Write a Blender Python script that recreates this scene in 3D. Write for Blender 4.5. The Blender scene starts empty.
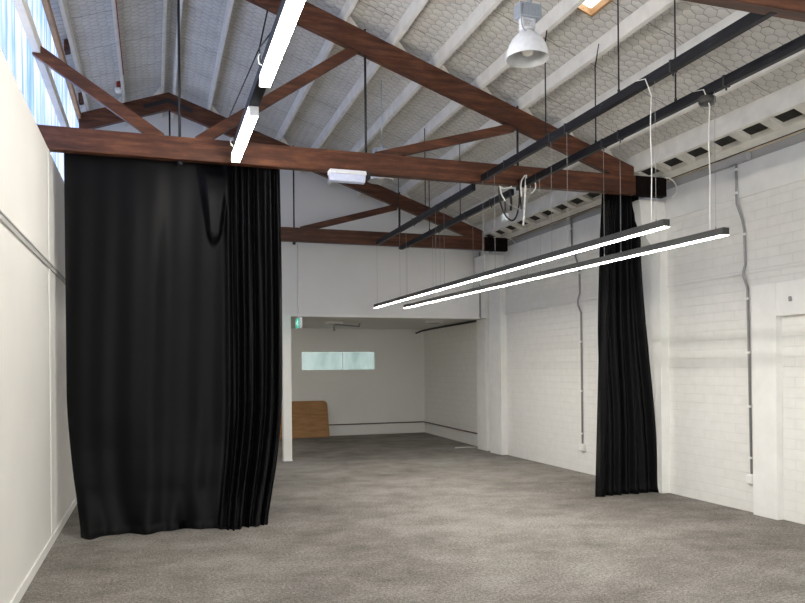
import bpy, bmesh, math, random
from mathutils import Vector, Matrix
random.seed(7)
scn = bpy.context.scene
COL = scn.collection

# ------------------------------------------------------------------ helpers
class MB:
    """collects shapes (world metres) in one bmesh"""
    def __init__(s): s.bm = bmesh.new()
    def box(s, x0, x1, y0, y1, z0, z1, bev=0.0):
        b = bmesh.new()
        r = bmesh.ops.create_cube(b, size=1.0)
        for v in r['verts']:
            v.co = Vector(((x0+x1)/2+v.co.x*(x1-x0), (y0+y1)/2+v.co.y*(y1-y0), (z0+z1)/2+v.co.z*(z1-z0)))
        if bev: bmesh.ops.bevel(b, geom=b.edges[:], offset=bev, segments=2, profile=.5, affect='EDGES')
        s._merge(b); return s
    def _merge(s, b):
        m = bpy.data.meshes.new('tmp'); b.to_mesh(m); b.free(); s.bm.from_mesh(m); bpy.data.meshes.remove(m)
    def prism(s, pts, axis, a0, a1, bev=0.0):
        """closed outline extruded along axis; pts are the two other coordinates in xyz order"""
        b = bmesh.new()
        def mk(p, a):
            if axis == 'y': return (p[0], a, p[1])
            if axis == 'x': return (a, p[0], p[1])
            return (p[0], p[1], a)
        f0 = b.faces.new([b.verts.new(mk(p, a0)) for p in pts])
        r = bmesh.ops.extrude_face_region(b, geom=[f0])
        d = {'x': Vector((a1-a0, 0, 0)), 'y': Vector((0, a1-a0, 0)), 'z': Vector((0, 0, a1-a0))}[axis]
        for v in r['geom']:
            if isinstance(v, bmesh.types.BMVert): v.co += d
        bmesh.ops.recalc_face_normals(b, faces=b.faces[:])
        if bev: bmesh.ops.bevel(b, geom=b.edges[:], offset=bev, segments=1, profile=.5, affect='EDGES')
        s._merge(b); return s
    def tube(s, pts, r, n=8, cap=True):
        pts = [Vector(p) for p in pts]
        bm = s.bm; rings = []
        up = None
        for i, p in enumerate(pts):
            t = (pts[min(i+1, len(pts)-1)]-pts[max(i-1, 0)]).normalized()
            if up is None:
                up = Vector((0, 0, 1)) if abs(t.z) < .9 else Vector((1, 0, 0))
            a = (up - t*up.dot(t))
            if a.length < 1e-5: a = t.orthogonal()
            a.normalize(); c = t.cross(a); up = a
            rad = r[i] if isinstance(r, (list, tuple)) else r
            rings.append([bm.verts.new(p+(a*math.cos(2*math.pi*k/n)+c*math.sin(2*math.pi*k/n))*rad) for k in range(n)])
        for A, B in zip(rings, rings[1:]):
            for k in range(n):
                f = bm.faces.new((A[k], A[(k+1) % n], B[(k+1) % n], B[k])); f.smooth = n > 5
        if cap:
            bm.faces.new(rings[0][::-1]); bm.faces.new(rings[-1])
        return s
    def lathe(s, prof, c, n=40):
        bm = s.bm; rings = []
        for r, z in prof:
            rings.append([bm.verts.new((c[0]+r*math.cos(2*math.pi*k/n), c[1]+r*math.sin(2*math.pi*k/n), c[2]+z)) for k in range(n)])
        for A, B in zip(rings, rings[1:]):
            for k in range(n):
                f = bm.faces.new((A[k], A[(k+1) % n], B[(k+1) % n], B[k])); f.smooth = True
        return s
    def quad(s, pts):
        s.bm.faces.new([s.bm.verts.new(p) for p in pts]); return s
    def grid(s, fn, nu, nv):
        bm = s.bm
        V = [[bm.verts.new(fn(i/(nu-1), j/(nv-1))) for i in range(nu)] for j in range(nv)]
        for j in range(nv-1):
            for i in range(nu-1):
                f = bm.faces.new((V[j][i], V[j][i+1], V[j+1][i+1], V[j+1][i])); f.smooth = True
        return s
    def build(s, name, mat, parent=None, base=None, normals=True):
        if normals: bmesh.ops.recalc_face_normals(s.bm, faces=s.bm.faces[:])
        off = Vector((0, 0, 0))
        if parent is not None:
            p = parent
            while p is not None: off += p.location; p = p.parent
        loc = Vector((0, 0, 0))
        if base is not None: loc = Vector(base)-off
        bmesh.ops.translate(s.bm, verts=s.bm.verts[:], vec=-(off+loc))
        m = bpy.data.meshes.new(name); s.bm.to_mesh(m); s.bm.free()
        m.materials.append(mat)
        o = bpy.data.objects.new(name, m); COL.objects.link(o); o.location = loc
        if parent is not None: o.parent = parent
        return o

def thing(name, label, cat, loc=(0, 0, 0), group=None):
    o = bpy.data.objects.new(name, None); COL.objects.link(o); o.location = loc
    o.empty_display_size = .1
    return tag(o, label, cat, group)
def tag(o, label, cat, group=None):
    o['label'] = label; o['category'] = cat
    if group: o['group'] = group
    return o
def struct(o, label=None):
    o['kind'] = 'structure'
    if label: o['label'] = label
    return o
def dup(root, loc, label, group=None):
    r = root.copy(); COL.objects.link(r); r.location = loc; r['label'] = label
    if group: r['group'] = group
    for ch in list(root.children):
        c = ch.copy(); COL.objects.link(c); c.parent = r
        for g in list(ch.children):
            d = g.copy(); COL.objects.link(d); d.parent = c
    return r
def member(p, q, w, y0, y1, mb=None):
    """sloping timber in the xz plane, w wide across, between y0 and y1"""
    mb = mb or MB()
    p = Vector((p[0], p[1])); q = Vector((q[0], q[1])); d = (q-p).normalized(); n = Vector((-d.y, d.x))*w/2
    return mb.prism([tuple(p+n), tuple(q+n), tuple(q-n), tuple(p-n)], 'y', y0, y1, .004)
def sm(a, b, x):
    t = max(0, min(1, (x-a)/(b-a))); return t*t*(3-2*t)

# ------------------------------------------------------------------ materials
class NT:
    def __init__(s, name):
        s.m = bpy.data.materials.new(name); s.m.use_nodes = True
        s.t = s.m.node_tree; s.t.nodes.clear()
        s.out = s.n('ShaderNodeOutputMaterial')
    def n(s, typ, **kw):
        nd = s.t.nodes.new(typ)
        for k, v in kw.items(): setattr(nd, k, v)
        return nd
    def l(s, a, b): s.t.links.new(a, b)
    def math(s, op, a, b=None, c=None):
        nd = s.n('ShaderNodeMath', operation=op)
        for i, v in enumerate((a, b, c)):
            if v is None: continue
            if isinstance(v, (int, float)): nd.inputs[i].default_value = v
            else: s.l(v, nd.inputs[i])
        return nd.outputs[0]
    def bsdf(s, col=(.8, .8, .8), rough=.6, metal=0., spec=.3, **kw):
        b = s.n('ShaderNodeBsdfPrincipled')
        b.inputs['Base Color'].default_value = (*col, 1); b.inputs['Roughness'].default_value = rough
        b.inputs['Metallic'].default_value = metal; b.inputs['Specular IOR Level'].default_value = spec
        s.l(b.outputs[0], s.out.inputs[0]); return b
    def coord(s, scale=(1, 1, 1), kind='Object', rot=(0, 0, 0)):
        tc = s.n('ShaderNodeTexCoord'); mp = s.n('ShaderNodeMapping')
        mp.inputs['Scale'].default_value = scale; mp.inputs['Rotation'].default_value = rot
        s.l(tc.outputs[kind], mp.inputs[0]); return mp.outputs[0]
    def noise(s, vec, scale, detail=4, rough=.55):
        nd = s.n('ShaderNodeTexNoise'); nd.inputs['Scale'].default_value = scale
        nd.inputs['Detail'].default_value = detail; nd.inputs['Roughness'].default_value = rough
        s.l(vec, nd.inputs['Vector']); return nd.outputs['Fac']
    def ramp(s, fac, stops):
        r = s.n('ShaderNodeValToRGB'); e = r.color_ramp.elements
        while len(e) < len(stops): e.new(.5)
        for el, (p, c) in zip(e, stops):
            el.position = p; el.color = (*c, 1) if len(c) == 3 else c
        s.l(fac, r.inputs[0]); return r.outputs[0]
    def bump(s, h, b, strength=.3, dist=.01):
        n = s.n('ShaderNodeBump'); n.inputs['Strength'].default_value = strength; n.inputs['Distance'].default_value = dist
        s.l(h, n.inputs['Height']); s.l(n.outputs[0], b.inputs['Normal']); return n

def paint(name, col, rough=.6, var=.05, scale=3, spec=.3, bump=.05):
    t = NT(name); b = t.bsdf(col, rough, spec=spec); v = t.coord()
    f = t.noise(v, scale, 5)
    lo = tuple(max(0, c*(1-var)) for c in col); hi = tuple(min(1, c*(1+var)) for c in col)
    t.l(t.ramp(f, [(.3, lo), (.7, hi)]), b.inputs['Base Color'])
    if bump: t.bump(t.noise(v, scale*25, 3), b, bump, .004)
    return t.m
def plain(name, col, rough=.5, metal=0., spec=.4):
    t = NT(name); b = t.bsdf(col, rough, metal, spec); v = t.coord()
    t.l(t.ramp(t.noise(v, 30, 3), [(.3, tuple(c*.92 for c in col)), (.7, tuple(min(1, c*1.06) for c in col))]), b.inputs['Base Color'])
    return t.m
def emit(name, col, strength):
    t = NT(name); e = t.n('ShaderNodeEmission'); e.inputs[0].default_value = (*col, 1); e.inputs[1].default_value = strength
    t.l(e.outputs[0], t.out.inputs[0]); return t.m

M = {}
M['white_wall'] = paint('painted_plasterboard', (.80, .79, .755), .55, .03, 1.2)
M['white_gable'] = paint('painted_gable', (.81, .805, .785), .6, .03, 1.0)
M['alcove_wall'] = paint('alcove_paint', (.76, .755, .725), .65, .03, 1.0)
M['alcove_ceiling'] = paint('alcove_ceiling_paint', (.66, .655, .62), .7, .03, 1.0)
M['white_trim'] = paint('white_trim', (.83, .83, .80), .4, .02, 4)
M['white_timber'] = paint('white_painted_timber', (.74, .72, .665), .55, .09, 6, bump=.12)
M['white_metal'] = plain('white_metal', (.80, .82, .85), .35)
M['grey_panel'] = paint('grey_panel', (.40, .40, .40), .6, .06, 3)
M['grey_pipe'] = plain('grey_conduit', (.30, .30, .305), .45)
M['black_wire'] = plain('black_wire', (.012, .012, .014), .5)
M['steel_wire'] = plain('steel_wire', (.36, .36, .35), .4, .2)
M['white_cord'] = plain('white_cord', (.80, .79, .74), .45)
M['anodised'] = plain('dark_anodised', (.055, .055, .052), .42, .3)
M['galv'] = plain('galvanised_steel', (.50, .56, .64), .38, .55)
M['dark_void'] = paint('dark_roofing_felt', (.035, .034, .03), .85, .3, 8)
M['tan_pipe'] = plain('tan_pipe', (.55, .47, .37), .5)
M['brown_pipe'] = plain('brown_copper_pipe', (.16, .10, .08), .45, .3)
M['heel_black'] = paint('matte_near_black', (.010, .007, .006), .9, .3, 9, .05)
M['red_wire'] = plain('red_wire', (.30, .03, .03), .5)
M['green_sign'] = emit('green_sign', (.02, .45, .28), .40)
M['white_sign'] = emit('white_sign', (.70, .95, .88), .42)
M['led'] = emit('led_diffuser', (1., .945, .85), 26.)
M['led_strip'] = emit('led_batten', (1., .95, .88), 24.)
M['lamp_glass'] = plain('lamp_bulb', (.75, .73, .68), .2)
M['dome_in'] = plain('dome_inside', (.50, .51, .52), .35)
M['socket'] = plain('white_plastic', (.82, .82, .79), .4)

def carpet():
    t = NT('grey_carpet'); b = t.bsdf((.2, .19, .17), .95, spec=.08); v = t.coord()
    big = t.noise(v, .45, 3, .55)
    mid = t.noise(t.coord((1, 1.15, 1), rot=(0, 0, .35)), 2.2, 9, .74)
    fine = t.noise(v, 42, 3, .85)
    mix = t.math('ADD', t.math('MULTIPLY', big, .45), t.math('MULTIPLY', mid, .55))
    base = t.ramp(mix, [(.34, (.135, .122, .109)), (.5, (.245, .228, .208)), (.66, (.355, .336, .312))])
    f2 = t.noise(v, 105, 2, .8)
    gr = t.ramp(t.math('ADD', t.math('MULTIPLY', fine, .55), t.math('MULTIPLY', f2, .45)), [(.38, (.45, .45, .45)), (.5, (.95, .95, .95)), (.62, (1.65, 1.65, 1.65))])
    mm = t.n('ShaderNodeMix', data_type='RGBA', blend_type='MULTIPLY'); mm.inputs[0].default_value = 1
    t.l(base, mm.inputs[6]); t.l(gr, mm.inputs[7]); t.l(mm.outputs[2], b.inputs['Base Color'])
    t.bump(t.noise(v, 110, 2, .8), b, .6, .012)
    return t.m
M['carpet'] = carpet()

def brick(name, col, rowh=.106, width=.33, dark=.93):
    """painted brickwork on a wall that runs along y"""
    t = NT(name); b = t.bsdf(col, .5, spec=.35)
    tc = t.n('ShaderNodeTexCoord'); sp = t.n('ShaderNodeSeparateXYZ'); cb = t.n('ShaderNodeCombineXYZ')
    t.l(tc.outputs['Object'], sp.inputs[0]); t.l(sp.outputs[1], cb.inputs[0]); t.l(sp.outputs[2], cb.inputs[1])
    bk = t.n('ShaderNodeTexBrick'); t.l(cb.outputs[0], bk.inputs['Vector'])
    bk.inputs['Scale'].default_value = 1; bk.inputs['Brick Width'].default_value = width; bk.inputs['Row Height'].default_value = rowh
    bk.inputs['Mortar Size'].default_value = .006; bk.inputs['Mortar Smooth'].default_value = .6
    bk.inputs['Color1'].default_value = (*col, 1); bk.inputs['Color2'].default_value = (*[c*.985 for c in col], 1)
    bk.inputs['Mortar'].default_value = (*[c*dark for c in col], 1)
    nz = t.noise(tc.outputs['Object'], 9, 5)
    mx = t.n('ShaderNodeMix', data_type='RGBA', blend_type='MULTIPLY'); mx.inputs[0].default_value = 1
    t.l(bk.outputs['Color'], mx.inputs[6]); t.l(t.ramp(nz, [(.3, (.95, .95, .94)), (.65, (1, 1, 1))]), mx.inputs[7])
    t.l(mx.outputs[2], b.inputs['Base Color'])
    h = t.math('ADD', t.math('MULTIPLY', bk.outputs['Fac'], -1.0), t.math('MULTIPLY', nz, .5))
    t.bump(h, b, .45, .008)
    return t.m
M['brick'] = brick('painted_brick', (.81, .805, .77))
M['block'] = brick('painted_block', (.80, .795, .765), .13, .26, .9)
M['render'] = paint('painted_render', (.80, .80, .77), .5, .04, 5, bump=.2)

def wood(name, dark, mid, light, rough=.42, s=(1.2, 14, 14), spec=.35):
    t = NT(name); b = t.bsdf(mid, rough, spec=spec)
    g = t.noise(t.coord(s), 2.2, 7, .65)
    k = t.noise(t.coord((1, 2.5, 2.5)), 2.6, 7, .72)
    ring = t.n('ShaderNodeTexWave', wave_type='BANDS', bands_direction='Z'); ring.inputs['Scale'].default_value = 1.1
    ring.inputs['Distortion'].default_value = 9; ring.inputs['Detail'].default_value = 3
    t.l(t.coord((s[0]*.8, s[1]*.4, s[2]*.35)), ring.inputs['Vector'])
    m = t.math('ADD', t.math('MULTIPLY', g, .58), t.math('ADD', t.math('MULTIPLY', k, .36), t.math('MULTIPLY', ring.outputs['Fac'], .06)))
    t.l(t.ramp(m, [(.32, dark), (.5, mid), (.68, light)]), b.inputs['Base Color'])
    t.bump(g, b, .15, .005)
    return t.m
M['truss'] = wood('stained_truss_timber', (.020, .0068, .0036), (.080, .027, .0130), (.185, .072, .035), s=(.9, 9, 9))
M['raw_timber'] = wood('raw_timber', (.22, .12, .055), (.40, .24, .12), (.52, .34, .19), .6, (14, 1.2, 14))
M['ply'] = wood('orange_plywood', (.22, .105, .037), (.33, .17, .065), (.42, .23, .095), .5, (1.0, 4, 7))

def worn_black():
    t = NT('worn_black_paint'); b = t.bsdf((.02, .02, .025), .45, spec=.25)
    f = t.noise(t.coord((18, 2.2, 8)), 2.5, 6, .7)
    t.l(t.ramp(f, [(.48, (.006, .006, .008)), (.62, (.014, .015, .021)), (.76, (.075, .082, .11))]), b.inputs['Base Color'])
    return t.m
M['worn_black'] = worn_black()

def cloth(name, sheer=0., col=(.0012, .0012, .0018)):
    t = NT(name); b = t.bsdf(col, .50, spec=.13)
    b.inputs['Sheen Weight'].default_value = 0; b.inputs['Sheen Roughness'].default_value = .4
    t.bump(t.noise(t.coord((60, 60, 8)), 8, 3), b, .06, .002)
    if sheer:
        tr = t.n('ShaderNodeBsdfTransparent'); mx = t.n('ShaderNodeMixShader'); mx.inputs[0].default_value = 1-sheer
        t.l(tr.outputs[0], mx.inputs[1]); t.l(b.outputs[0], mx.inputs[2]); t.l(mx.outputs[0], t.out.inputs[0])
    return t.m
M['cloth'] = cloth('black_curtain_cloth')
M['sheer'] = cloth('sheer_black_cloth', .16)

def netting(name, slope):
    """pale building paper held by hexagonal wire netting; mapped on y and the distance down the slope"""
    t = NT(name); b = t.bsdf((.66, .65, .615), .55, spec=.3)
    tc = t.n('ShaderNodeTexCoord'); sp = t.n('ShaderNodeSeparateXYZ'); t.l(tc.outputs['Object'], sp.inputs[0])
    cb = t.n('ShaderNodeCombineXYZ')
    wob = t.n('ShaderNodeTexNoise'); wob.inputs['Scale'].default_value = 5; wob.inputs['Detail'].default_value = 3
    t.l(tc.outputs['Object'], wob.inputs['Vector'])
    wx = t.math('MULTIPLY', t.math('SUBTRACT', wob.outputs['Fac'], .5), .085)
    W = .086
    t.l(t.math('DIVIDE', t.math('ADD', t.math('MULTIPLY', sp.outputs[1], .85), wx), W), cb.inputs[0])
    t.l(t.math('DIVIDE', t.math('ADD', t.math('MULTIPLY', sp.outputs[0], .82), wx), W), cb.inputs[1])
    P0 = t.n('ShaderNodeVectorMath', operation='ADD'); P0.inputs[1].default_value = (400, 400, 0); t.l(cb.outputs[0], P0.inputs[0])
    S, Hh = (1.0, 1.7320508, 1.0), (.5, .8660254, .5)
    def half(shift):
        v = P0.outputs[0]
        if shift:
            s_ = t.n('ShaderNodeVectorMath', operation='SUBTRACT'); t.l(v, s_.inputs[0]); s_.inputs[1].default_value = (.5, .8660254, 0); v = s_.outputs[0]
        m_ = t.n('ShaderNodeVectorMath', operation='MODULO'); t.l(v, m_.inputs[0]); m_.inputs[1].default_value = S
        r_ = t.n('ShaderNodeVectorMath', operation='SUBTRACT'); t.l(m_.outputs[0], r_.inputs[0]); r_.inputs[1].default_value = (.5, .8660254, 0)
        a_ = t.n('ShaderNodeVectorMath', operation='ABSOLUTE'); t.l(r_.outputs[0], a_.inputs[0])
        d_ = t.n('ShaderNodeVectorMath', operation='DOT_PRODUCT'); t.l(a_.outputs[0], d_.inputs[0]); d_.inputs[1].default_value = (.5, .8660254, 0)
        x_ = t.n('ShaderNodeSeparateXYZ'); t.l(a_.outputs[0], x_.inputs[0])
        return t.math('MAXIMUM', d_.outputs['Value'], t.math('MULTIPLY', x_.outputs[0], 1.035))
    hd = t.math('MINIMUM', half(False), half(True))            # 0 at a cell's centre, .5 on the wire
    mr = t.n('ShaderNodeMapRange'); t.l(hd, mr.inputs[0]); mr.inputs[1].default_value = .470; mr.inputs[2].default_value = .492
    wire = mr.outputs[0]
    seam = t.math('LESS_THAN', t.math('FRACT', t.math('DIVIDE', t.math('ADD', sp.outputs[1], t.math('MULTIPLY', wx, .6)), .93)), .011)
    dk = t.math('MAXIMUM', t.math('MULTIPLY', wire, .68), t.math('MULTIPLY', seam, .75))
    mx = t.n('ShaderNodeMix', data_type='RGBA'); t.l(dk, mx.inputs[0])
    big = t.noise(tc.outputs['Object'], 2.5, 4)
    t.l(t.ramp(big, [(.3, (.58, .57, .535)), (.7, (.71, .70, .665))]), mx.inputs[6]); mx.inputs[7].default_value = (.10, .095, .085, 1)
    t.l(mx.outputs[2], b.inputs['Base Color'])
    puff = t.math('SUBTRACT', 1.0, t.math('POWER', t.math('MULTIPLY', hd, 1.94), 2.0))
    t.bump(puff, b, .5, .016)
    return t.m
M['netting'] = netting('netted_roof_lining', .354)

def polycarb(name, tint=1.0):
    """ribbed translucent sheeting with vertical blue to pale bands"""
    t = NT(name)
    f = t.noise(t.coord((1, 16, .22)), 1.6, 5, .65)
    f2 = t.noise(t.coord((1, 1, 1)), .9, 3)
    m = t.math('ADD', t.math('MULTIPLY', f, .7), t.math('MULTIPLY', f2, .3))
    col = t.ramp(m, [(.34, (.10, .095, .14)), (.43, (.055, .11, .24)), (.51, (.14, .17, .27)), (.60, (.24, .25, .30)), (.70, (.42, .42, .42))])
    a = t.n('ShaderNodeBsdfTranslucent'); t.l(col, a.inputs[0])
    g = t.n('ShaderNodeBsdfTransparent'); t.l(col, g.inputs[0])
    mx = t.n('ShaderNodeMixShader'); mx.inputs[0].default_value = .12
    t.l(a.outputs[0], mx.inputs[1]); t.l(g.outputs[0], mx.inputs[2]); t.l(mx.outputs[0], t.out.inputs[0])
    return t.m
M['polycarb'] = polycarb('translucent_sheet')

def rooflight():
    t = NT('white_roof_light')
    a = t.n('ShaderNodeBsdfTranslucent'); a.inputs[0].default_value = (.75, .75, .74, 1)
    t.l(a.outputs[0], t.out.inputs[0]); return t.m
M['rooflight'] = rooflight()
def teal_pane():
    t = NT('frosted_pane'); v = t.coord((1, 1, .3))
    e = t.n('ShaderNodeEmission'); e.inputs[1].default_value = .30
    t.l(t.ramp(t.noise(t.coord((2.2, 1, .8)), 1.3, 3), [(.35, (.40, .55, .52)), (.65, (.66, .82, .78))]), e.inputs[0])
    gl = t.n('ShaderNodeBsdfGlossy'); gl.inputs['Roughness'].default_value = .15
    mx = t.n('ShaderNodeMixShader'); mx.inputs[0].default_value = .06
    t.l(e.outputs[0], mx.inputs[1]); t.l(gl.outputs[0], mx.inputs[2]); t.l(mx.outputs[0], t.out.inputs[0]); return t.m
M['teal'] = teal_pane()

# ------------------------------------------------------------------ dimensions
XL, XR = -.92, 6.20
YN, YG, YB = -4.0, 13.17, 17.8           # wall behind the camera, gable wall, back of the recess
XO = -1.06                               # outer face of the left wall
RX, RZ, SL = .25, 5.92, .354             # ridge and pitch of the rafter tops
def rz(x): return RZ-SL*abs(x-RX)
PUR = .145                               # purlin depth
YT = (3.45, 7.69, 12.04)                 # front faces of the trusses
TW = .10

# ------------------------------------------------------------------ setting
struct(MB().box(-1.2, 6.9, YN-.2, YB+.3, -.1, 0).build('floor', M['carpet']), 'worn grey-brown carpet')
struct(MB().box(XO, XL, YN, YB, 0, 3.70).build('wall_left', M['white_wall']), 'smooth off-white lined wall on the left')
bb = MB().box(XL, XL+.014, YN, YG, 0, .085, .003).build('baseboard_left', M['white_trim']); struct(bb, 'white baseboard along the left wall')
r_ = MB(); r_.box(XL, XL+.016, YN, YG, 2.618, 2.628); r_.box(XL, XL+.016, YN, YG, 2.572, 2.582); r_.box(XL, XL+.008, YN, YG, 2.585, 2.615)
struct(r_.build('trim_1', paint('pale_grey_rail', (.52, .515, .50), .5, .04, 4)), 'thin grey double rail across the left wall')
struct(MB().box(XL, XL+.008, 7.60, 7.68, .085, 3.69, .002).build('trim_2', M['white_trim']), 'white vertical joint cover strip on the left wall')

# right wall with its concrete band, pilasters, corbels and the framed bay
wr = MB(); wr.box(XR, XR+.22, 6.13, 13.7, 0, 2.60); wr.box(XR-.012, XR+.22, YN, 13.7, 2.60, 3.46); wr.box(XR, XR+.22, YN, 6.13, 0, 2.60)
WR = struct(wr.build('wall_right', M['brick']), 'white painted brick wall on the right')
MB().box(XR-.035, XR+.22, YN, 13.15, 3.46, 3.84, .006).build('bond_beam', M['render'], WR)
MB().box(XR-.03, XR-.008, YN, 13.1, 2.612, 2.640, .004).build('ledge', M['render'], WR)
def pilaster(y0, y1, x0=6.08, corbel=True):
    m = MB(); m.box(x0, XR+.05, y0, y1, 0, 3.69, .006)
    if corbel:
        pts = [(XR, 3.70), (5.78, 3.70), (5.79, 3.62)]
        for k in range(9):
            a = k/8; pts.append((5.80+(x0-5.80)*(1-math.cos(a*math.pi/2)), 3.55-.46*math.sin(a*math.pi/2)))
        pts.append((XR, 3.0))
        m.prism(pts, 'y', y0+.002, y1-.002)
    return m.build('pilaster', M['render'], WR)
pilaster(7.90, 8.42); pilaster(12.48, 12.98); pilaster(13.24, 13.68, 6.13, False)
fr = MB(); fr.box(6.115, XR+.02, 6.10, 6.43, 0, 2.47, .006); fr.box(6.115, XR+.02, YN, 6.10, 2.115, 2.47, .006)
fr.build('bay_frame', M['render'], WR)

# gable wall over the recess
g = MB()
def gz(x): return rz(x)+PUR+.02
g.prism([(XO, 2.58), (5.97, 2.58), (5.97, 3.86), (6.42, 3.86), (6.42, gz(6.42)), (RX, gz(RX)), (XO, gz(XO))], 'y', YG, YG+.12)
G = struct(g.build('wall_gable', M['white_gable']), 'white gable wall and bulkhead above the recess')
MB().box(XO, 5.97, YG-.015, YG+.12, 2.565, 2.60, .003).build('edge_trim', M['white_trim'], G)
MB().box(5.972, 5.995, YG-.01, YG+.1, 2.58, 3.86).build('dark_joint', M['grey_pipe'], G)
MB().box(5.60, 5.72, YG-.006, YG, 2.72, 2.92, .003).build('vent_plate', M['white_trim'], G)
MB().prism([(6.0, 13.68), (6.40, 13.68), (6.40, 13.15), (6.0, 13.15)], 'z', 2.58, 3.86).build('return_wall', M['render'], G)
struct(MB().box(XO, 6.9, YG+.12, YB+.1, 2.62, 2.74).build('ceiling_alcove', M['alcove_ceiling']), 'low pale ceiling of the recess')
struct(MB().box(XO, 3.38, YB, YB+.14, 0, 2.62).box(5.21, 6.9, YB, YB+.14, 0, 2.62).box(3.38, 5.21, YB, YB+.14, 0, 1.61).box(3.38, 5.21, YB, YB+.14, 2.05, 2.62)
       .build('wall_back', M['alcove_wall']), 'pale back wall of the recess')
struct(MB().prism([(6.29, 13.66), (6.52, YB), (6.80, YB), (6.80, 13.66)], 'z', 0, 2.62).build('wall_alcove', M['block']), 'white painted block side wall of the recess')
w2 = MB(); w2.box(3.38, 5.21, YB+.06, YB+.075, 1.61, 2.05)
W2 = struct(w2.build('window_1', M['teal']), 'long frosted window glowing pale teal in the recess back wall')
f2 = MB(); f2.box(3.365, 5.225, YB-.012, YB+.06, 1.595, 1.612, .002); f2.box(3.365, 5.225, YB-.012, YB+.06, 2.048, 2.065, .002)
f2.box(3.365, 3.382, YB-.012, YB+.06, 1.595, 2.065, .002); f2.box(5.208, 5.225, YB-.012, YB+.06, 1.595, 2.065, .002)
f2.build('window_frame', M['white_trim'], W2)
mu = MB(); mu.box(4.40, 4.412, YB+.045, YB+.06, 1.61, 2.05); mu.build('pane_joint', M['white_trim'], W2)

# wall behind the camera with an unseen open gap added to let daylight in
nw = MB(); nw.box(XO, .6, YN-.14, YN, 0, 5.6); nw.box(5.2, 6.42, YN-.14, YN, 0, 4.3); nw.box(.6, 5.2, YN-.14, YN, 2.9, 4.4)
nw.prism([(XO, 4.3), (6.42, 4.0), (RX, gz(RX))], 'y', YN-.14, YN)
struct(nw.build('wall_near', M['white_wall']), 'white wall behind the camera')

# roof lining, both slopes, with roof-light openings on the right slope
SKY = [(1.60, 1.97, 3.95, 5.35), (3.56, 3.80, 4.20, 5.86), (2.10, 2.45, -1.4, .6)]  # only the middle entry is in view; the others are added for daylight
def zr(x): return rz(x)+PUR
rf = MB()
def slab(x0, x1, y0, y1):
    rf.prism([(x0, zr(x0)), (x1, zr(x1)), (x1, zr(x1)+.045), (x0, zr(x0)+.045)], 'y', y0, y1)
xs = sorted({RX, 5.57, *[v for s in SKY for v in s[:2]]})
for a, b in zip(xs, xs[1:]):
    ys = [YN]
    for s in sorted(SKY, key=lambda s: s[2]):
        if s[0] <= a+1e-6 and s[1] >= b-1e-6: ys += [s[2], s[3]]
    ys.append(YG+.1)
    for i in range(0, len(ys), 2): slab(a, b, ys[i], ys[i+1])
slab(-1.16, RX, YN, YG+.1)
CE = struct(rf.build('ceiling', M['netting']), 'pitched roof lining of pale paper behind hexagonal wire netting')
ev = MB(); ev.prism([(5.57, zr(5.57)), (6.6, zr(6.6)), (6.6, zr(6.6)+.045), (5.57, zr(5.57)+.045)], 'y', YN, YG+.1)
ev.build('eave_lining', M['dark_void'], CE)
for i, (x0, x1, y0, y1) in enumerate(SKY):
    m = MB(); m.prism([(x0, zr(x0)+.03), (x1, zr(x1)+.03), (x1, zr(x1)+.034), (x0, zr(x0)+.034)], 'y', y0, y1)
    W = struct(m.build('window_%d' % (i+3), M['rooflight']), 'roof light in the right slope, one seen, the others added for daylight')
    f = MB(); t_ = .022
    for (a, b, c, d) in ((x0, x0+t_, y0, y1), (x1-t_, x1, y0, y1), (x0, x1, y0, y0+t_), (x0, x1, y1-t_, y1)):
        f.prism([(a, zr(a)-.03), (b, zr(b)-.03), (b, zr(b)+.045), (a, zr(a)+.045)], 'y', c, d)
    f.build('timber_frame', M['raw_timber'], W)

# clerestory of ribbed translucent sheet above the left wall
n = 1500; pc = MB(); prev = None
for k in range(n+1):
    y = YN+(YG-YN)*k/n; x = XO-.012+.009*math.sin(2*math.pi*y/.076)
    cur = [pc.bm.verts.new((x, y, z)) for z in (3.62, 5.62)]
    if prev:
        f = pc.bm.faces.new((prev[0], cur[0], cur[1], prev[1])); f.smooth = True
    prev = cur
W3 = struct(pc.build('window_2', M['polycarb'], normals=False), 'ribbed translucent clerestory sheeting above the left wall')
MB().box(XO+.004, XO+.075, YN, YG, 4.61, 4.73, .004).build('glazing_rail', M['white_timber'], W3)

# right eave: grey panel on the wall top, soffit boards
es = thing('eave_soffit', 'white slatted soffit boards with dark gaps between eave beam and right wall', 'soffit', (5.9, 8.5, 3.95))
y = 3.72
while y < 13.0:
    m = MB(); a, b = 5.63, 5.98
    m.prism([(a, zr(a)-.052), (b, zr(b)-.052), (b, zr(b)-.004), (a, zr(a)-.004)], 'y', y, y+.12)
    m.build('soffit_board', M['white_timber'], es); y += .425
m = MB(); a, b = 5.981, 6.09
m.prism([(a, zr(a)-.06), (b, zr(b)-.06), (b, zr(b)-.004), (a, zr(a)-.004)], 'y', 3.6, 13.1); m.build('soffit_panel', M['white_timber'], es)
struct(MB().box(6.178, 6.235, YN, YG, 3.838, 3.945).build('trim_3', M['grey_panel']), 'grey board strip above the right wall')

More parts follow.
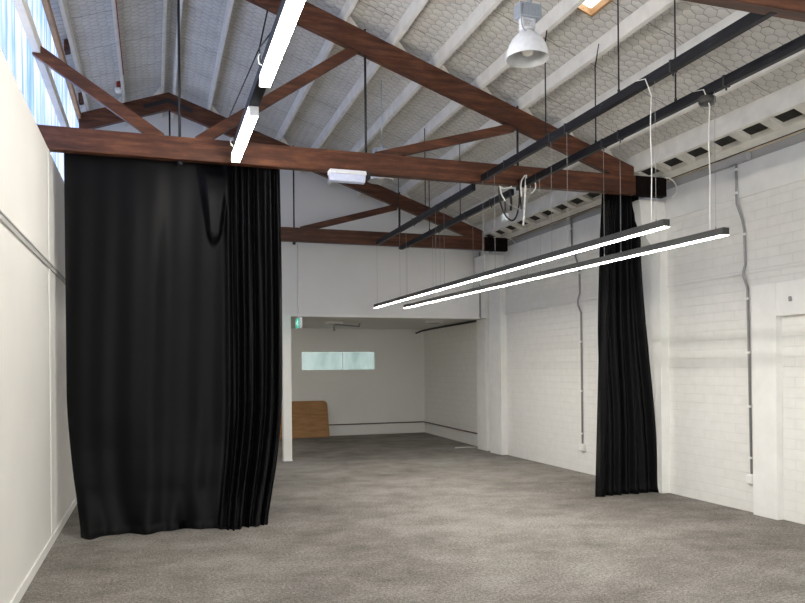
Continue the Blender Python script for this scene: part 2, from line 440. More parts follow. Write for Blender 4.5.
# ------------------------------------------------------------------ trusses
def make_truss(label):
    T = thing('roof_truss', label, 'roof truss', (2.5, YT[1], 3.70), 'dark timber roof trusses')
    y0, y1 = YT[1], YT[1]+TW
    MB().prism([(-1.03, 3.93), (6.02, 3.93), (6.02, 3.705), (-1.03, 3.705)], 'y', y0, y1, .005).build('bottom_chord', M['truss'], T)
    MB().prism([(RX, rz(RX)), (5.56, rz(5.56)), (5.56, 3.93), (5.25, 3.93), (RX, rz(RX)-.265)], 'y', y0+.004, y1-.004, .004).build('rafter', M['truss'], T)
    MB().prism([(RX, rz(RX)), (RX, rz(RX)-.265), (-1.03, rz(-1.03)-.265), (-1.03, rz(-1.03))], 'y', y0+.004, y1-.004, .004).build('rafter', M['truss'], T)
    member((-1.03, 4.645), (.085, 3.905), .115, y0+.02, y1-.02).build('brace', M['truss'], T)
    member((.44, 3.905), (2.08, 5.045), .105, y0+.02, y1-.02).build('strut', M['truss'], T)
    member((2.30, 3.905), (3.95, 4.375), .10, y0+.02, y1-.02).build('strut', M['truss'], T)
    ym = (y0+y1)/2
    for x, za, zb in ((.265, rz(.265)-.02, 3.66), (2.19, rz(2.19)+.04, 3.66), (4.01, rz(4.01)+.04, 3.66)):
        r = MB(); r.tube([(x, ym, zb), (x, ym, za)], .013, 10); r.tube([(x, ym, zb), (x, ym, zb+.035)], .026, 6)
        r.build('tie_rod', M['black_wire'], T)
    hp = MB(); hp.box(5.575, 6.026, y0-.006, y1+.006, 3.70, 3.937, .012)  # near-black box with bolt heads around the chord's outer end
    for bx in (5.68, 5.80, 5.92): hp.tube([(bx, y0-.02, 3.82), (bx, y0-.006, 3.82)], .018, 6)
    hp.build('dark_heel', M['heel_black'], T)
    pl = MB(); x = .36
    pl.prism([(RX-x, rz(RX-x)-.10), (RX, rz(RX)-.10), (RX+x, rz(RX+x)-.10), (RX+x, rz(RX+x)-.165), (RX, rz(RX)-.165), (RX-x, rz(RX-x)-.165)], 'y', y0-.008, y0+.006)
    pl.build('ridge_plate', M['black_wire'], T)
    return T
truss = make_truss('dark brown timber roof truss across the room above the black curtains')
dup(truss, (2.5, YT[2], 3.70), 'dark brown timber roof truss farthest away, just before the white gable wall')
dup(truss, (2.5, YT[0], 3.70), 'dark brown timber roof truss nearest the camera, only its chord showing at top right')

# ------------------------------------------------------------------ purlins
RIGHT = [(.335, 'white ridge purlin on the right of the roof peak'),
         (.86, 'first white purlin right of the ridge pair'), (1.41, 'second white purlin right of the ridge pair, behind the lit rail'),
         (1.96, 'third white purlin right of the ridge pair'), (2.50, 'fourth white purlin right of the ridge pair'),
         (3.01, 'fifth white purlin right of the ridge pair'), (3.53, 'sixth white purlin right of the ridge pair, over the dome lamp bay'),
         (4.05, 'seventh white purlin right of the ridge pair, beside the roof light'), (4.60, 'eighth white purlin right of the ridge pair, above the black rails'),
         (5.14, 'ninth white purlin right of the ridge pair, next to the deep eave beam')]
LEFT = [(.165, 'white ridge purlin on the left of the roof peak'), (-.39, 'white purlin on the left roof slope carrying red wires'),
        (-.90, 'white purlin at the left eave beside the raw timber plate')]
for x, lab in RIGHT+LEFT:
    s = 1 if x > RX else -1
    P = thing('roof_purlin', lab, 'purlin', (x, 8.5, rz(x)), 'white roof purlins')
    h = .021
    MB().prism([(x-h, rz(x-h)), (x+h, rz(x+h)), (x+h, rz(x+h)+PUR), (x-h, rz(x-h)+PUR)], 'y', 2.2, YG, .004).build('beam', M['white_timber'], P)
    for yt in YT:
        a, b = x+s*h, x+s*(h+.15)
        MB().prism([(a, rz(a)+.003), (b, rz(b)+.003), (a, rz(a)+.13)], 'y', yt+.03, yt+TW-.03).build('cleat', M['white_timber'], P)
tag(MB().prism([(5.56, 3.97), (5.62, 3.97), (5.62, zr(5.62)-.002), (5.56, zr(5.56)-.002)], 'y', 2.2, YG, .005).build('eave_beam', M['white_timber'], base=(5.59, 8, 3.97)),
    'deep white beam along the right eave above the brick wall', 'beam')
tag(MB().box(XO+.006, XO+.066, YN, YG, 5.385, 5.475, .004).build('wall_plate', M['raw_timber'], base=(XO+.04, 8, 5.385)),
    'raw tan timber plate along the top of the translucent sheeting', 'timber plate')
for yb, lab in ((9.75, 'short brown timber packer at the left eave, above the truss brace'), (11.55, 'short brown timber packer at the left eave, at the farthest truss')):
    a, b = XO+.07, -.93
    tag(MB().prism([(a, rz(a)-.01), (b, rz(b)-.01), (b, rz(b)+.12), (a, rz(a)+.12)], 'y', yb, yb+.16, .004).build('timber_packer', M['truss'], base=(a, yb, rz(a))), lab, 'timber block', 'brown eave packers')

# ------------------------------------------------------------------ black hanging rails
def rail(name, label, x, y0, y1, z0, hang, straps, scuffs=(), w=.05, h=.075):
    R = thing('hanging_rail', label, 'rail', (x, (y0+y1)/2, z0), 'black rails hung under the roof')
    MB().box(x-w/2, x+w/2, y0, y1, z0, z0+h, .004).build('bar', M['worn_black'], R)
    for yy, bend in hang:
        zt = rz(x)+PUR*.4
        m = MB(); px = min([p for p, _ in RIGHT], key=lambda p: abs(p-x))
        m.tube([(x, yy, z0+h), (x, yy, zt-.16), (x+(bend*.0), yy-.07*bend, zt+.03)], .0065, 8)
        m.tube([(x, yy, z0+h-.005), (x, yy, z0+h+.03)], .012, 6)
        m.build('hanger_rod', M['black_wire'], R)
    for yy in straps:
        m = MB(); m.box(x-w/2-.004, x+w/2+.004, yy, yy+.018, z0-.005, z0+h+.005); m.tube([(x, yy+.009, z0-.03), (x, yy+.009, z0)], .008, 6)
        m.build('clamp', M['anodised'], R)
    return R
Z0 = 3.70
rail('bar', 'black rail hung under the right roof slope, left of the near pair', 3.52, 3.5, 7.64, Z0, ((6.22, 1), (5.06, 0)), (7.05, 6.11, 5.83, 7.45, 4.40))
rail('bar', 'black rail hung under the right roof slope, right of the near pair, ending in cables', 4.03, 3.5, 7.64, Z0-.03, ((6.17, 1), (5.02, 0)), (6.03, 5.77, 7.3, 4.45))
rail('bar', 'black rail beyond the near truss, left of the far pair', 3.50, 7.845, 11.72, Z0-.05, ((9.45, 0), (10.6, 0)), (8.7, 9.0, 9.9, 11.4))
rail('bar', 'black rail beyond the near truss, right of the far pair', 3.99, 7.845, 11.95, Z0-.075, ((9.4, 0), (10.6, 0)), (8.4, 9.2, 10.2, 11.6))
LR = thing('lighting_rail', 'black rail under the roof carrying two bright white tube lights in line', 'rail', (.77, 5, 3.70))
MB().box(.728, .812, 1.8, 7.38, 3.70, 3.77, .003).build('bar', M['worn_black'], LR)
for yy in (7.15, 5.2):
    m = MB(); pts = [(.73, yy, 3.72)]
    for k in range(1, 9):
        a = k/8*math.pi; pts.append((.728-.025*math.sin(a), yy, 3.72+.08*(1-math.cos(a))/2))
    m.tube(pts, .004, 6); m.build('clip', M['white_cord'], LR)

def tube_light(y0, y1, label):
    T = thing('tube_light', label, 'ceiling light', (.77, (y0+y1)/2, 3.62), 'white tube lights in line under the left rail')
    MB().box(.731, .809, y0, y0+.01, 3.625, 3.70, .002).build('end_cap', M['white_metal'], T)
    MB().box(.731, .809, y1-.01, y1, 3.625, 3.70, .002).build('end_cap', M['white_metal'], T)
    MB().box(.732, .808, y0+.0102, y1-.0102, 3.627, 3.699, .008).build('diffuser', M['led_strip'], T)
    return T
tube_light(5.97, 7.37, 'bright white tube light ending in front of the near truss chord')
tube_light(3.90, 5.36, 'bright white tube light running off the top edge, nearer the camera')
tube_light(1.9, 3.40, 'added fill tube light on the same rail, out of view above the picture')  # unseen extra tube, added to help light the room

# ------------------------------------------------------------------ pendant linear lights
def pendant(x, y0, y1, z0, z1, wires, ztop, label):
    """slightly sloping run from y0 (near, z0) to y1 (far, z1)"""
    T = thing('linear_pendant', label, 'pendant light', (x, (y0+y1)/2, z0), 'long linear pendant lights')
    w, h = .029, .058
    def zz(y): return z0+(z1-z0)*(y-y0)/(y1-y0)
    def run(a, b, c, d):
        m = MB(); pr = [(a, c), (b, c), (b, d), (a, d)]
        V = [[m.bm.verts.new((x+p[0], y, zz(y)+p[1])) for p in pr] for y in (y0+(.003 if c < .01 else 0), y1-(.003 if c < .01 else 0))]
        for k in range(4): m.bm.faces.new((V[0][k], V[0][(k+1) % 4], V[1][(k+1) % 4], V[1][k]))
        m.bm.faces.new(V[0][::-1]); m.bm.faces.new(V[1]); return m
    run(-w, w, .004, h).build('housing', M['anodised'], T)
    run(-w+.006, w-.006, 0, .0038).build('diffuser', M['led'], T)
    for y in wires:
        m = MB(); m.tube([(x, y, zz(y)+h-.005), (x, y, zz(y)+h+.02)], .006, 6); m.tube([(x, y, zz(y)+h), (x, y, ztop(y))], .0016, 5)
        m.build('suspension_wire', M['steel_wire'], T)
    y = y0+.17
    pts = [(x+.006*math.sin(k*.8), y+.010*math.sin(k*.9), zz(y)+h+(ztop(y)-zz(y)-h)*k/12) for k in range(13)]
    pts[-1] = (x-.03, y+.02, ztop(y)+.04); pts.append((x-.06, y+.10, ztop(y)+.05))
    MB().tube(pts, .0042, 8).build('power_cord', M['white_cord'], T)
    return T
pendant(3.51, 4.48, 11.92, 2.607, 2.63, (4.6, 5.83, 6.11, 7.32, 7.62, 8.8, 9.1, 10.3, 10.6, 11.8), lambda y: Z0+.0 if y < 7.7 else Z0-.05, 'long slim linear pendant light, upper left of the lit pair')
pendant(4.02, 4.46, 11.88, 2.570, 2.63, (4.57, 5.77, 6.03, 7.25, 7.55, 8.75, 9.05, 10.25, 10.55, 11.75), lambda y: Z0-.03 if y < 7.7 else Z0-.075, 'long slim linear pendant light, lower right of the lit pair')
tag(MB().lathe([(0, .0), (.055, 0), (.062, .012), (.062, .05), (.05, .06), (0, .06)], (4.03, 4.66, 3.605), 24).build('cable_reel', M['anodised'], base=(4.03, 4.66, 3.605)),
    'small round black junction box under the right black rail', 'junction box')

# ------------------------------------------------------------------ dome lamps
def dome(x, y, zrim, label):
    T = thing('dome_lamp', label, 'pendant lamp', (x, y, zrim), 'white high-bay dome lamps')
    Q = .88
    out = [(.172, 0), (.176, .003), (.174, .012), (.168, .05), (.152, .11), (.122, .165), (.085, .205), (.058, .23), (.052, .25)]
    inn = [(.050, .25), (.054, .228), (.080, .20), (.117, .16), (.147, .107), (.163, .05), (.168, .012), (.172, 0)]
    MB().lathe([(r*.93, z*Q) for r, z in out], (x, y, zrim), 48).build('shade', M['white_metal'], T)
    MB().lathe([(r*.93, z*Q) for r, z in inn], (x, y, zrim), 48).build('reflector', M['dome_in'], T)
    b = MB(); b.lathe([(0, .02), (.036, .03), (.050, .06), (.044, .10), (.028, .13), (.022, .22), (0, .22)], (x, y, zrim), 24); b.build('bulb', M['lamp_glass'], T)
    n = MB(); n.lathe([(0, .215), (.053, .215), (.053, .23), (0, .23)], (x, y, zrim), 24)
    n.box(x-.056, x-.036, y-.03, y+.03, zrim+.218, zrim+.30, .006); n.box(x+.036, x+.056, y-.03, y+.03, zrim+.218, zrim+.30, .006)
    n.box(x-.056, x+.056, y-.03, y+.03, zrim+.285, zrim+.302, .004); n.build('yoke', M['white_metal'], T)
    g = MB(); g.box(x-.085, x+.10, y-.05, y+.05, zrim+.302, zrim+.405, .006)
    for k in range(4): g.box(x+.1001, x+.103, y-.04+k*.022, y-.03+k*.022, zrim+.315, zrim+.39)
    for k in range(5): g.box(x-.05+k*.026, x-.035+k*.026, y-.0525, y-.0501, zrim+.32, zrim+.385)
    gg = g.build('gear_box', M['galv'], T)
    h = MB(); h.tube([(x+.02, y, zrim+.405), (x+.02, y, zrim+.45)], .02, 12); h.tube([(x+.02, y, zrim+.43), (x+.02, y, rz(x)+PUR)], .006, 6); h.build('hanger', M['galv'], T)
    pts = []
    for k in range(13):
        a = k/12; pts.append((x-.065-.05*math.sin(a*math.pi)+.085*a, y-.06, zrim+.38-.20*math.sin(a*math.pi*.62)))
    MB().tube(pts, .005, 6).build('flex', M['grey_pipe'], T)
    return T
d1 = dome(2.68, 5.0, 3.92, 'white dome high-bay lamp with grey gear box hanging near the top of the picture')
dup(d1, (2.69, 8.85, 3.94), 'white dome high-bay lamp partly hidden behind the near truss chord')

E_ = thing('emergency_light', 'small white batten light fixed to the front of the near truss chord', 'emergency light', (1.95, 7.62, 3.57))
m = MB(); m.prism([(7.70, 3.70), (7.58, 3.70), (7.56, 3.67), (7.56, 3.655), (7.70, 3.655)], 'x', 1.755, 2.145, .003); m.build('body', M['white_metal'], E_)
m = MB(); m.prism([(7.69, 3.654), (7.57, 3.654), (7.60, 3.585), (7.66, 3.575)], 'x', 1.76, 2.14, .004); m.build('diffuser', plain('bluish_diffuser', (.62, .68, .88), .3), E_)
MB().box(2.146, 2.20, 7.60, 7.69, 3.625, 3.69, .004).build('cable_gland', M['black_wire'], E_)

# wind-brace cable with its branches
c = MB()
c.tube([(1.16, 7.76, 5.38), (1.09, 7.95, 5.02), (1.16, 11.9, 5.60)], .0085, 6)
c.tube([(1.09, 7.95, 5.02), (.90, 6.5, 4.25), (.745, 5.45, 3.775)], .0065, 6)
c.tube([(1.09, 7.95, 5.02), (.745, 4.75, 3.775)], .0065, 6)
BC = None
tag(c.build('brace_cable', M['black_wire'], base=(1.1, 7.8, 5.36)), 'thin black bracing cable below the roof left of the tube lights', 'cable')

# ------------------------------------------------------------------ curtains
def clothobj(fn, nu, nv, name, mat, parent, thick=.006):
    o = MB().grid(fn, nu, nv).build(name, mat, parent)
    s = o.modifiers.new('thickness', 'SOLIDIFY'); s.thickness = thick; s.offset = 0
    return o
YC = 7.93
LC = thing('stage_curtain', 'wide black floor-length curtain gathered at its right side, hanging from the truss on the left', 'curtain', (.25, YC, 0), 'black curtains under the near truss')
def lc(u, v):
    z = 3.80*(1-v)
    t = 1-v                                   # height fraction, 0 at the floor
    xl = -.815+.14*max(0, (.38-t)/.38)**1.7
    xr = 1.295-.20*max(0, (.36-t)/.36)**1.8
    gath = sm(.705, .76, u)                     # the right quarter carries the gathered folds
    x = xl+(xr-xl)*u
    flat = 1-gath
    y = YC
    y += flat*(.026*math.sin(u*13.0+.6+.35*v)+.012*math.sin(u*27+1.1+1.2*v)*(.3+v)+.005*math.sin(u*57+3*v))*(.35+.65*sm(0, .25, v))
    ph = (u-.70)*150+1.5*math.sin(u*31+.5*v)+.6*math.sin(u*71)+.9*v
    y += gath*(.036*math.sin(ph)+.020*math.sin(ph*.47+2)+.010*math.sin(ph*1.9+3*v))*(.45+.55*sm(0, .12, v))
    # swag of slack cloth left of the gathers: wide at the pipe, narrowing to a rounded tip
    k = sm(0, .235, v)
    cx = .682-.010*k; hw = .098-.062*k
    d = (u-cx)/hw
    edge = v+.030*d*d*(1 if v > .15 else .3)
    sw = (1-sm(.45, 1.0, abs(d)))*(1-sm(.215, .236, edge))
    y -= .085*sw*(.35+.65*sm(.02, .14, v))
    y += .07*(1-sm(.2, .9, abs(d)))*(1-sm(.012, .05, v+.02*d*d))
    # the hem spills forward on the carpet
    low = max(0, (.11-t)/.11)
    lobes = .5+.5*math.sin(u*19+.8)+.35*math.sin(u*43)+2.0*math.exp(-((u-.83)/.05)**2)+1.0*math.exp(-((u-.05)/.05)**2)+.5*math.exp(-((u-.93)/.03)**2)
    y -= low**1.3*(.08+.10*lobes)*(1-.25*flat)
    y += .05*math.sin(max(0, (.30-t)/.30)*math.pi)*math.sin(u*9.5)*.5
    bulge = max(0, (.22-t)/.22)
    y -= .03*math.sin(bulge*math.pi)
    if t < .02: z = .004+.012*abs(math.sin(u*50)) if v < 1 else .003
    return (x+.006*math.sin(v*7+u*5)*gath, y, z)
clothobj(lc, 340, 110, 'drape', M['cloth'], LC)
m = MB(); m.tube([(-.80, YC, 3.79), (1.27, YC, 3.79)], .016, 10); m.build('curtain_pipe', M['black_wire'], LC)

RC = thing('stage_curtain', 'narrow black floor-length curtain bunched against the right brick wall', 'curtain', (5.6, YC+.1, 0), 'black curtains under the near truss')
def rc(u, v):
    z = 3.80*(1-v)+.004; t = 1-v
    xl = 5.32-.13*v
    xr = 5.86+.02*sm(0, .2, v)+.235*sm(.15, 1, v)
    y = YC+.10+.01*v
    ph = u*38+.9*math.sin(u*9+3*v)+.8*v
    y += (.028*math.sin(ph)+.022*math.sin(ph*.43+1))*(.6+.4*sm(0, .15, v))
    low = max(0, (.02-t)/.02)
    return (xl+(xr-xl)*(.03+.08*sm(.4, .8, v)*(1-u)+.97*u), y-.03*low, z)
clothobj(rc, 200, 60, 'drape', M['cloth'], RC)
def rs(u, v):
    z = 3.80*(1-v)+.004
    xl = 5.285-.145*v
    y = YC+.06+.01*v
    return (xl+.16*u, y-.04+.02*math.sin(u*7), z)
clothobj(rs, 16, 50, 'sheer_edge', M['sheer'], RC, .002)

# ------------------------------------------------------------------ services on the right wall
def saddle(m, x, y, z): m.box(x-.022, x+.005, y-.028, y+.028, z-.012, z+.012, .003)
C1 = thing('wall_conduit', 'grey conduit with white saddles on the right wall beside the framed bay', 'conduit', (6.17, 6.55, .4), 'grey conduits down the right wall')
m = MB(); m.tube([(6.145, 6.66, 3.845), (6.145, 6.66, 3.50), (6.145, 6.655, 3.40), (6.165, 6.60, 3.22), (6.17, 6.575, 3.10), (6.17, 6.565, 2.72), (6.158, 6.58, 2.64), (6.158, 6.578, 2.58), (6.18, 6.55, 2.46), (6.18, 6.515, .41)], .0135, 10)
m.build('pipe', M['grey_pipe'], C1)
for y, z, x in ((6.66, 3.78, 6.14), (6.66, 3.52, 6.14), (6.57, 3.05, 6.165), (6.548, 2.34, 6.18), (6.538, 1.75, 6.18), (6.528, 1.16, 6.18), (6.518, .60, 6.18)):
    q = MB(); saddle(q, x, y, z); q.build('saddle', M['white_trim'], C1)
S1 = thing('wall_socket', 'white wall socket at the foot of the conduit beside the framed bay', 'socket', (6.18, 6.54, .38), 'white wall sockets on the right wall')
MB().box(6.150, 6.198, 6.455, 6.57, .315, .425, .006).build('box', M['socket'], S1)
MB().box(6.142, 6.152, 6.47, 6.555, .33, .41, .003).build('face_plate', M['white_trim'], S1)
C2 = thing('wall_conduit', 'grey conduit on the right wall left of the narrow black curtain', 'conduit', (6.17, 9.92, .4), 'grey conduits down the right wall')
m = MB(); m.tube([(6.145, 10.1, 3.93), (6.145, 10.09, 3.50), (6.165, 10.05, 3.36), (6.17, 9.93, 3.12), (6.17, 9.92, 2.74), (6.155, 9.95, 2.64), (6.155, 9.95, 2.56), (6.18, 9.91, 2.44), (6.18, 9.90, .44)], .0135, 10)
m.build('pipe', M['grey_pipe'], C2)
for y, z, x in ((10.1, 3.75, 6.14), (9.92, 3.05, 6.165), (9.91, 2.0, 6.18), (9.905, 1.25, 6.18), (9.90, .60, 6.18)):
    q = MB(); saddle(q, x, y, z); q.build('saddle', M['white_trim'], C2)
S2 = thing('wall_socket', 'white wall socket at the foot of the conduit left of the narrow curtain', 'socket', (6.18, 9.89, .38), 'white wall sockets on the right wall')
MB().box(6.150, 6.198, 9.835, 9.95, .335, .445, .006).build('box', M['socket'], S2)
MB().box(6.142, 6.152, 9.85, 9.935, .35, .43, .003).build('face_plate', M['white_trim'], S2)
tag(MB().box(6.105, 6.176, 6.47, 7.05, 3.842, 3.925, .006).build('distribution_box', M['grey_panel'], base=(6.25, 6.76, 3.845)),
    'pale grey electrical box on top of the right wall above the conduit', 'electrical box')
for i, (dx, dz, lab) in enumerate(((0, 0, 'upper tan pipe running along the right eave'), (.040, -.026, 'lower tan pipe running along the right eave'))):
    tag(MB().tube([(6.112+dx, 3.5, 3.965+dz), (6.112+dx, 13.1, 3.965+dz)], .012, 8).build('eave_pipe', M['tan_pipe'], base=(6.16+dx, 8, 3.92+dz)), lab, 'pipe', 'tan pipes along the right eave')
for (y, nm, lab) in ((7.76, 'a', 'white looped conduit at the right end of the near truss'), (12.1, 'b', 'white looped conduit at the right end of the farthest truss')):
    pts = []
    for k in range(15):
        a = -math.pi*.05+math.pi*.9*k/14; pts.append((6.0+.15*math.sin(a), y-.10, 3.80+.13*math.cos(a)))
    tag(MB().tube(pts, .009, 8).build('looped_conduit', M['white_cord'], base=(6.1, y-.1, 3.8)), lab, 'conduit', 'white looped conduits')
tag(MB().box(6.135, 6.16, 5.98, 5.997, 0, .01).build('tmp', M['socket']), 'x', 'x')
bpy.data.objects.remove(bpy.data.objects['tmp'])
h = MB(); h.tube([(6.188, 5.905, 2.29), (6.10, 5.905, 2.29)], .016, 10); h.box(6.105, 6.12, 5.885, 5.925, 2.255, 2.285, .004)
tag(h.build('wall_bolt', M['grey_pipe'], base=(6.12, 5.905, 2.27)), 'dark rusty bolt stub on the frame above the framed bay', 'bolt')

# ------------------------------------------------------------------ cables bunched at the end of the right rail
def loop(cx, y, zt, w, d, n=18, lean=0.):
    pts = []
    for k in range(n+1):
        a = math.pi*k/n; pts.append((cx-w/2*math.cos(a)+lean*math.sin(a), y+.02*math.sin(a*2), zt-d*math.sin(a)**.8))
    return pts
yb = 7.66
CB = thing('cable_bundle', 'bunch of looped white and black cables hanging from the right rail at the near truss', 'cables', (4.0, 7.62, 3.6))
def pt(px, py, y=7.60):                     # metres right of and above the bundle's hook
    return (3.688+(px-495)*.01185+(y-7.6)*.3, y, 3.66-(py-189)*.0107)
def wire(pp, r, name, mat, y=7.60):
    MB().tube([pt(a, b, y) for a, b in pp], r, 8).build(name, mat, CB)
def smooth(pp, n=5):
    out = []
    P = [pp[0]]+list(pp)+[pp[-1]]
    for i in range(1, len(P)-2):
        for k in range(n):
            t = k/n; a, b, c_, d = P[i-1], P[i], P[i+1], P[i+2]
            out.append(tuple(.5*((2*b[j])+(-a[j]+c_[j])*t+(2*a[j]-5*b[j]+4*c_[j]-d[j])*t*t+(-a[j]+3*b[j]-3*c_[j]+d[j])*t**3) for j in (0, 1)))
    out.append(pp[-1]); return out
wire(smooth([(496, 190), (497, 205), (502, 219), (509, 225), (514, 220), (517, 207), (518, 190)]), .0105, 'black_cable', M['black_wire'])
wire(smooth([(517, 180), (519, 200), (520, 212)]), .008, 'black_cable', M['black_wire'], 7.63)
wire(smooth([(507, 192), (509, 203), (508.5, 214)]), .014, 'black_cable', M['black_wire'], 7.62)
wire(smooth([(502.5, 196), (503, 207), (503, 215)]), .010, 'black_cable', M['black_wire'], 7.64)
wire(smooth([(523, 177), (519.5, 183), (518.5, 192), (519.5, 200)]), .0085, 'white_cable', M['white_cord'], 7.57)
wire(smooth([(524, 177), (523, 190), (522, 205), (521.5, 215), (520.5, 229)]), .011, 'white_cable', M['white_cord'], 7.55)
wire(smooth([(528, 181), (529, 192), (525, 203), (521, 213), (514, 212), (504, 207)]), .006, 'grey_cable', M['grey_pipe'], 7.58)
wire(smooth([(534, 180), (535, 188), (531, 194), (527, 195)]), .0075, 'white_cable', M['white_cord'], 7.60)
wire(smooth([(496, 190), (500, 192), (507, 190.5), (509, 189)]), .008, 'white_cable', M['white_cord'], 7.59)
wire(smooth([(496.5, 191), (498, 199), (502, 206)]), .0085, 'white_cable', M['white_cord'], 7.56)
MB().tube([pt(520.5, 228, 7.55), pt(520.2, 230.5, 7.55)], .014, 8).build('plug', M['white_cord'], CB)
p = pt(502.7, 221, 7.63)
q = MB(); q.box(p[0]-.03, p[0]+.03, p[1]-.03, p[1]+.03, p[2]-.045, p[2]+.04, .008); q.build('socket_block', plain('pale_socket', (.70, .77, .78), .35), CB)

# ------------------------------------------------------------------ exit sign, recess contents
tag(MB().tube([(2.44, YG-.012, 3.86), (2.44, YG-.012, 2.62), (2.43, YG-.032, 2.59), (2.425, YG-.032, 2.52)], .014, 10).build('exit_conduit', M['white_trim'], base=(2.45, YG-.01, 2.6)),
    'white vertical conduit on the bulkhead above the exit sign', 'conduit')
X = thing('exit_sign', 'small green and white running-man exit sign hanging under the bulkhead edge', 'exit sign', (2.42, 12.97, 2.335))
SX0, SX1, SY0, SY1, SZ0, SZ1 = 2.395, 2.447, 12.80, 13.152, 2.335, 2.525
MB().box(SX0, SX1, SY0, SY1, SZ0, SZ1, .006).build('housing', M['white_metal'], X)
# the sign stands square to the bulkhead; its green face looks to the left
def F_(u, v): return (SY1-.012-u*(SY1-SY0-.024), SZ0+.012+v*(SZ1-SZ0-.024))
MB().prism([F_(0, 0), F_(1, 0), F_(1, 1), F_(0, 1)], 'x', SX0-.004, SX0-.0005).build('green_face', M['green_sign'], X)
mm = MB(); A_ = (SX0-.007, SX0-.0045)
c0 = F_(.56, .86); mm.prism([(c0[0]+.016*math.cos(k*math.pi/6), c0[1]+.016*math.sin(k*math.pi/6)) for k in range(12)], 'x', *A_)
def limb(a, b, w):
    a = Vector(F_(*a)); b = Vector(F_(*b)); d = (b-a).normalized(); n = Vector((-d.y, d.x))*w/2
    mm.prism([tuple(a+n), tuple(b+n), tuple(b-n), tuple(a-n)], 'x', *A_)
limb((.57, .76), (.66, .46), .036); limb((.58, .70), (.46, .58), .015); limb((.46, .58), (.40, .66), .013); limb((.60, .70), (.74, .62), .015); limb((.74, .62), (.80, .70), .013)
limb((.65, .48), (.54, .30), .019); limb((.54, .30), (.56, .10), .017); limb((.66, .48), (.76, .30), .019); limb((.76, .30), (.90, .28), .016)
limb((.34, .50), (.08, .50), .022); limb((.07, .50), (.18, .68), .018); limb((.07, .50), (.18, .32), .018)
mm.build('running_figure', M['white_sign'], X)

P_ = thing('post', 'slim square white post under the bulkhead beside the wide curtain', 'post', (2.24, 13.2, 0))
MB().box(2.155, 2.305, 13.12, 13.27, 0, 2.58, .006).build('shaft', M['white_trim'], P_)
MB().box(2.150, 2.310, 13.115, 13.275, 0, .025, .003).build('base_plate', M['white_metal'], P_)

# plywood sheet leaning on the back wall
bd = MB(); pts = []
x0, x1, hh, rr = 2.05, 3.98, .90, .11
pts = [(x0, 0), (x1-.03, 0)]
for k in range(4): pts.append((x1-.03+.03*math.sin(k/3*math.pi/2), .03-.03*math.cos(k/3*math.pi/2)))
for k in range(8): pts.append((x1-rr+rr*math.cos(k/7*math.pi/2), hh-rr+rr*math.sin(k/7*math.pi/2)))
for k in range(8): pts.append((x0+rr-rr*math.sin(k/7*math.pi/2), hh-rr+rr*math.cos(k/7*math.pi/2)))
bd.prism(pts, 'y', -.011, .011, .002)
bo = bd.build('plywood_sheet', M['ply'])
bo.location = (0, YB-.30, .004); bo.rotation_euler = (math.radians(-17.0), 0, 0)
tag(bo, 'orange-brown plywood sheet with rounded corners leaning on the back wall of the recess', 'plywood sheet')

# small pipes and lamps in the recess
tag(MB().tube([(-.9, YB-.02, .27), (6.49, YB-.02, .27)], .014, 8).build('skirting_pipe', M['brown_pipe'], base=(4, YB-.02, .27)), 'thin brown pipe along the foot of the recess back wall', 'pipe')
tag(MB().tube([(6.48, YB-.04, .27), (6.275, 13.8, .27)], .014, 8).build('skirting_pipe', M['brown_pipe'], base=(6.4, 15.8, .27)), 'thin brown pipe along the foot of the recess block wall', 'pipe')
tag(MB().tube([(6.20, 17.5, 2.50), (6.28, 17.3, 2.55), (6.42, 17.0, 2.585), (6.27, 13.75, 2.585)], .022, 8).build('ceiling_pipe', M['anodised'], base=(6.35, 15.5, 2.58)), 'dark pipe along the ceiling corner of the recess block wall', 'pipe')
for x, y, lab in ((3.62, 15.4, 'round white ceiling fitting in the recess nearer the exit sign'), (5.65, 14.75, 'round white ceiling fitting in the recess nearer the block wall')):
    L = thing('ceiling_fitting', lab, 'ceiling light', (x, y, 2.57), 'round white fittings in the recess ceiling')
    MB().lathe([(0, .05), (.20, .05), (.20, .03), (.17, .012), (.15, .006)], (x, y, 2.57), 32).build('rim', M['white_trim'], L)
    MB().lathe([(.15, .006), (.10, 0), (0, -.004)], (x, y, 2.57), 32).build('lens', M['lamp_glass'], L)
L = thing('hidden_fill_lamp', 'added fill light on the recess ceiling, unseen behind the wide black curtain', 'ceiling light', (-.1, 15.4, 2.56))  # unseen lamp added to brighten the recess
MB().box(-.75, .55, 15.34, 15.46, 2.585, 2.62, .004).build('body', M['white_metal'], L)
MB().box(-.74, .54, 15.345, 15.455, 2.55, 2.5848, .008).build('diffuser', M['led_strip'], L)
m = MB(); m.tube([(3.55, 15.1, 2.44), (3.55, 15.1, 2.53), (3.60, 15.14, 2.55), (4.25, 15.7, 2.55), (4.27, 15.72, 2.6195)], .018, 8); m.tube([(3.55, 15.1, 2.42), (3.55, 15.1, 2.45)], .028, 8)
tag(m.build('sprinkler_pipe', M['grey_pipe'], base=(3.55, 15.1, 2.5)), 'short grey sprinkler pipe under the recess ceiling', 'pipe')
m = MB(); m.prism([(5.75, 13.95), (6.05, 13.99), (6.22, 13.93), (6.10, 14.08), (5.80, 14.06)], 'z', .001, .006)
tag(m.build('paper_strip', M['white_cord'], base=(6, 14, 0)), 'torn pale strip lying on the carpet by the recess block wall', 'scrap')

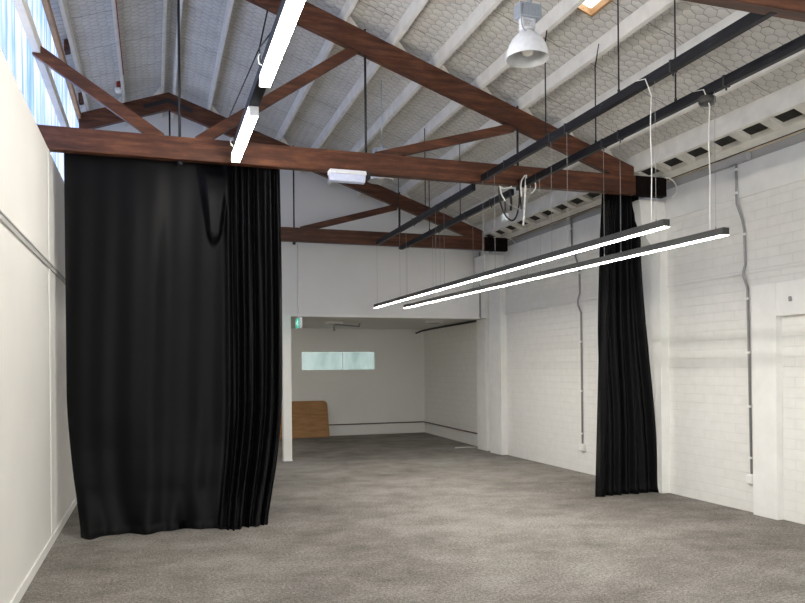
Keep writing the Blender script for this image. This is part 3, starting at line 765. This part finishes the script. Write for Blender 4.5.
# red wires and a small fitting on the left slope
x = -.39
rw = MB(); pts = [(x+.03, 2.4+.5*k, rz(x)-.004+.006*math.sin(k*1.3)) for k in range(18)]; rw.tube(pts, .006, 6)
tag(rw.build('red_wire', M['red_wire'], base=(x, 8, rz(x))), 'dark red wire stapled along a white purlin on the left slope', 'wire')
sn = thing('sensor', 'small white sensor with red collar under the left slope purlin', 'sensor', (x-.06, 11.0, rz(x)-.02))
MB().lathe([(0, -.10), (.04, -.095), (.055, -.06), (.05, -.03), (0, -.03)], (x-.06, 11.55, rz(x)+.06), 20).build('head', M['socket'], sn)
MB().lathe([(0, -.03), (.03, -.03), (.03, .10), (0, .10)], (x-.06, 11.55, rz(x)+.06), 16).build('collar', M['red_wire'], sn)

# ------------------------------------------------------------------ daylight
w = bpy.data.worlds.new('sky'); scn.world = w; w.use_nodes = True
nt = w.node_tree; nt.nodes.clear()
out = nt.nodes.new('ShaderNodeOutputWorld'); bg = nt.nodes.new('ShaderNodeBackground')
bg.inputs[0].default_value = (1.0, .985, .955, 1); bg.inputs[1].default_value = 3.0      # bright overcast sky
nt.links.new(bg.outputs[0], out.inputs[0])

# ------------------------------------------------------------------ camera
F = 745.0
yaw, roll = math.atan2(248.5, F), math.atan(.0097)
cd = bpy.data.cameras.new('camera'); cam = bpy.data.objects.new('camera', cd); COL.objects.link(cam)
cd.sensor_fit = 'HORIZONTAL'; cd.sensor_width = 36; cd.lens = F/805*36
cd.shift_y = (369.6-301.5)/805
cam.matrix_world = Matrix.Translation((0, 0, 1.6)) @ Matrix.Rotation(-yaw, 4, 'Z') @ Matrix.Rotation(math.pi/2, 4, 'X') @ Matrix.Rotation(-roll, 4, 'Z')
cd.clip_start = .05; cd.clip_end = 200
scn.camera = cam
vs = scn.view_settings
vs.view_transform = 'Standard'; vs.look = 'None'; vs.gamma = 1; vs.use_curve_mapping = False; vs.exposure = 1.42
cy = scn.cycles
cy.max_bounces = 12; cy.diffuse_bounces = 6; cy.glossy_bounces = 3; cy.transmission_bounces = 6; cy.transparent_max_bounces = 8
cy.use_denoising = True; cy.sample_clamp_indirect = 6
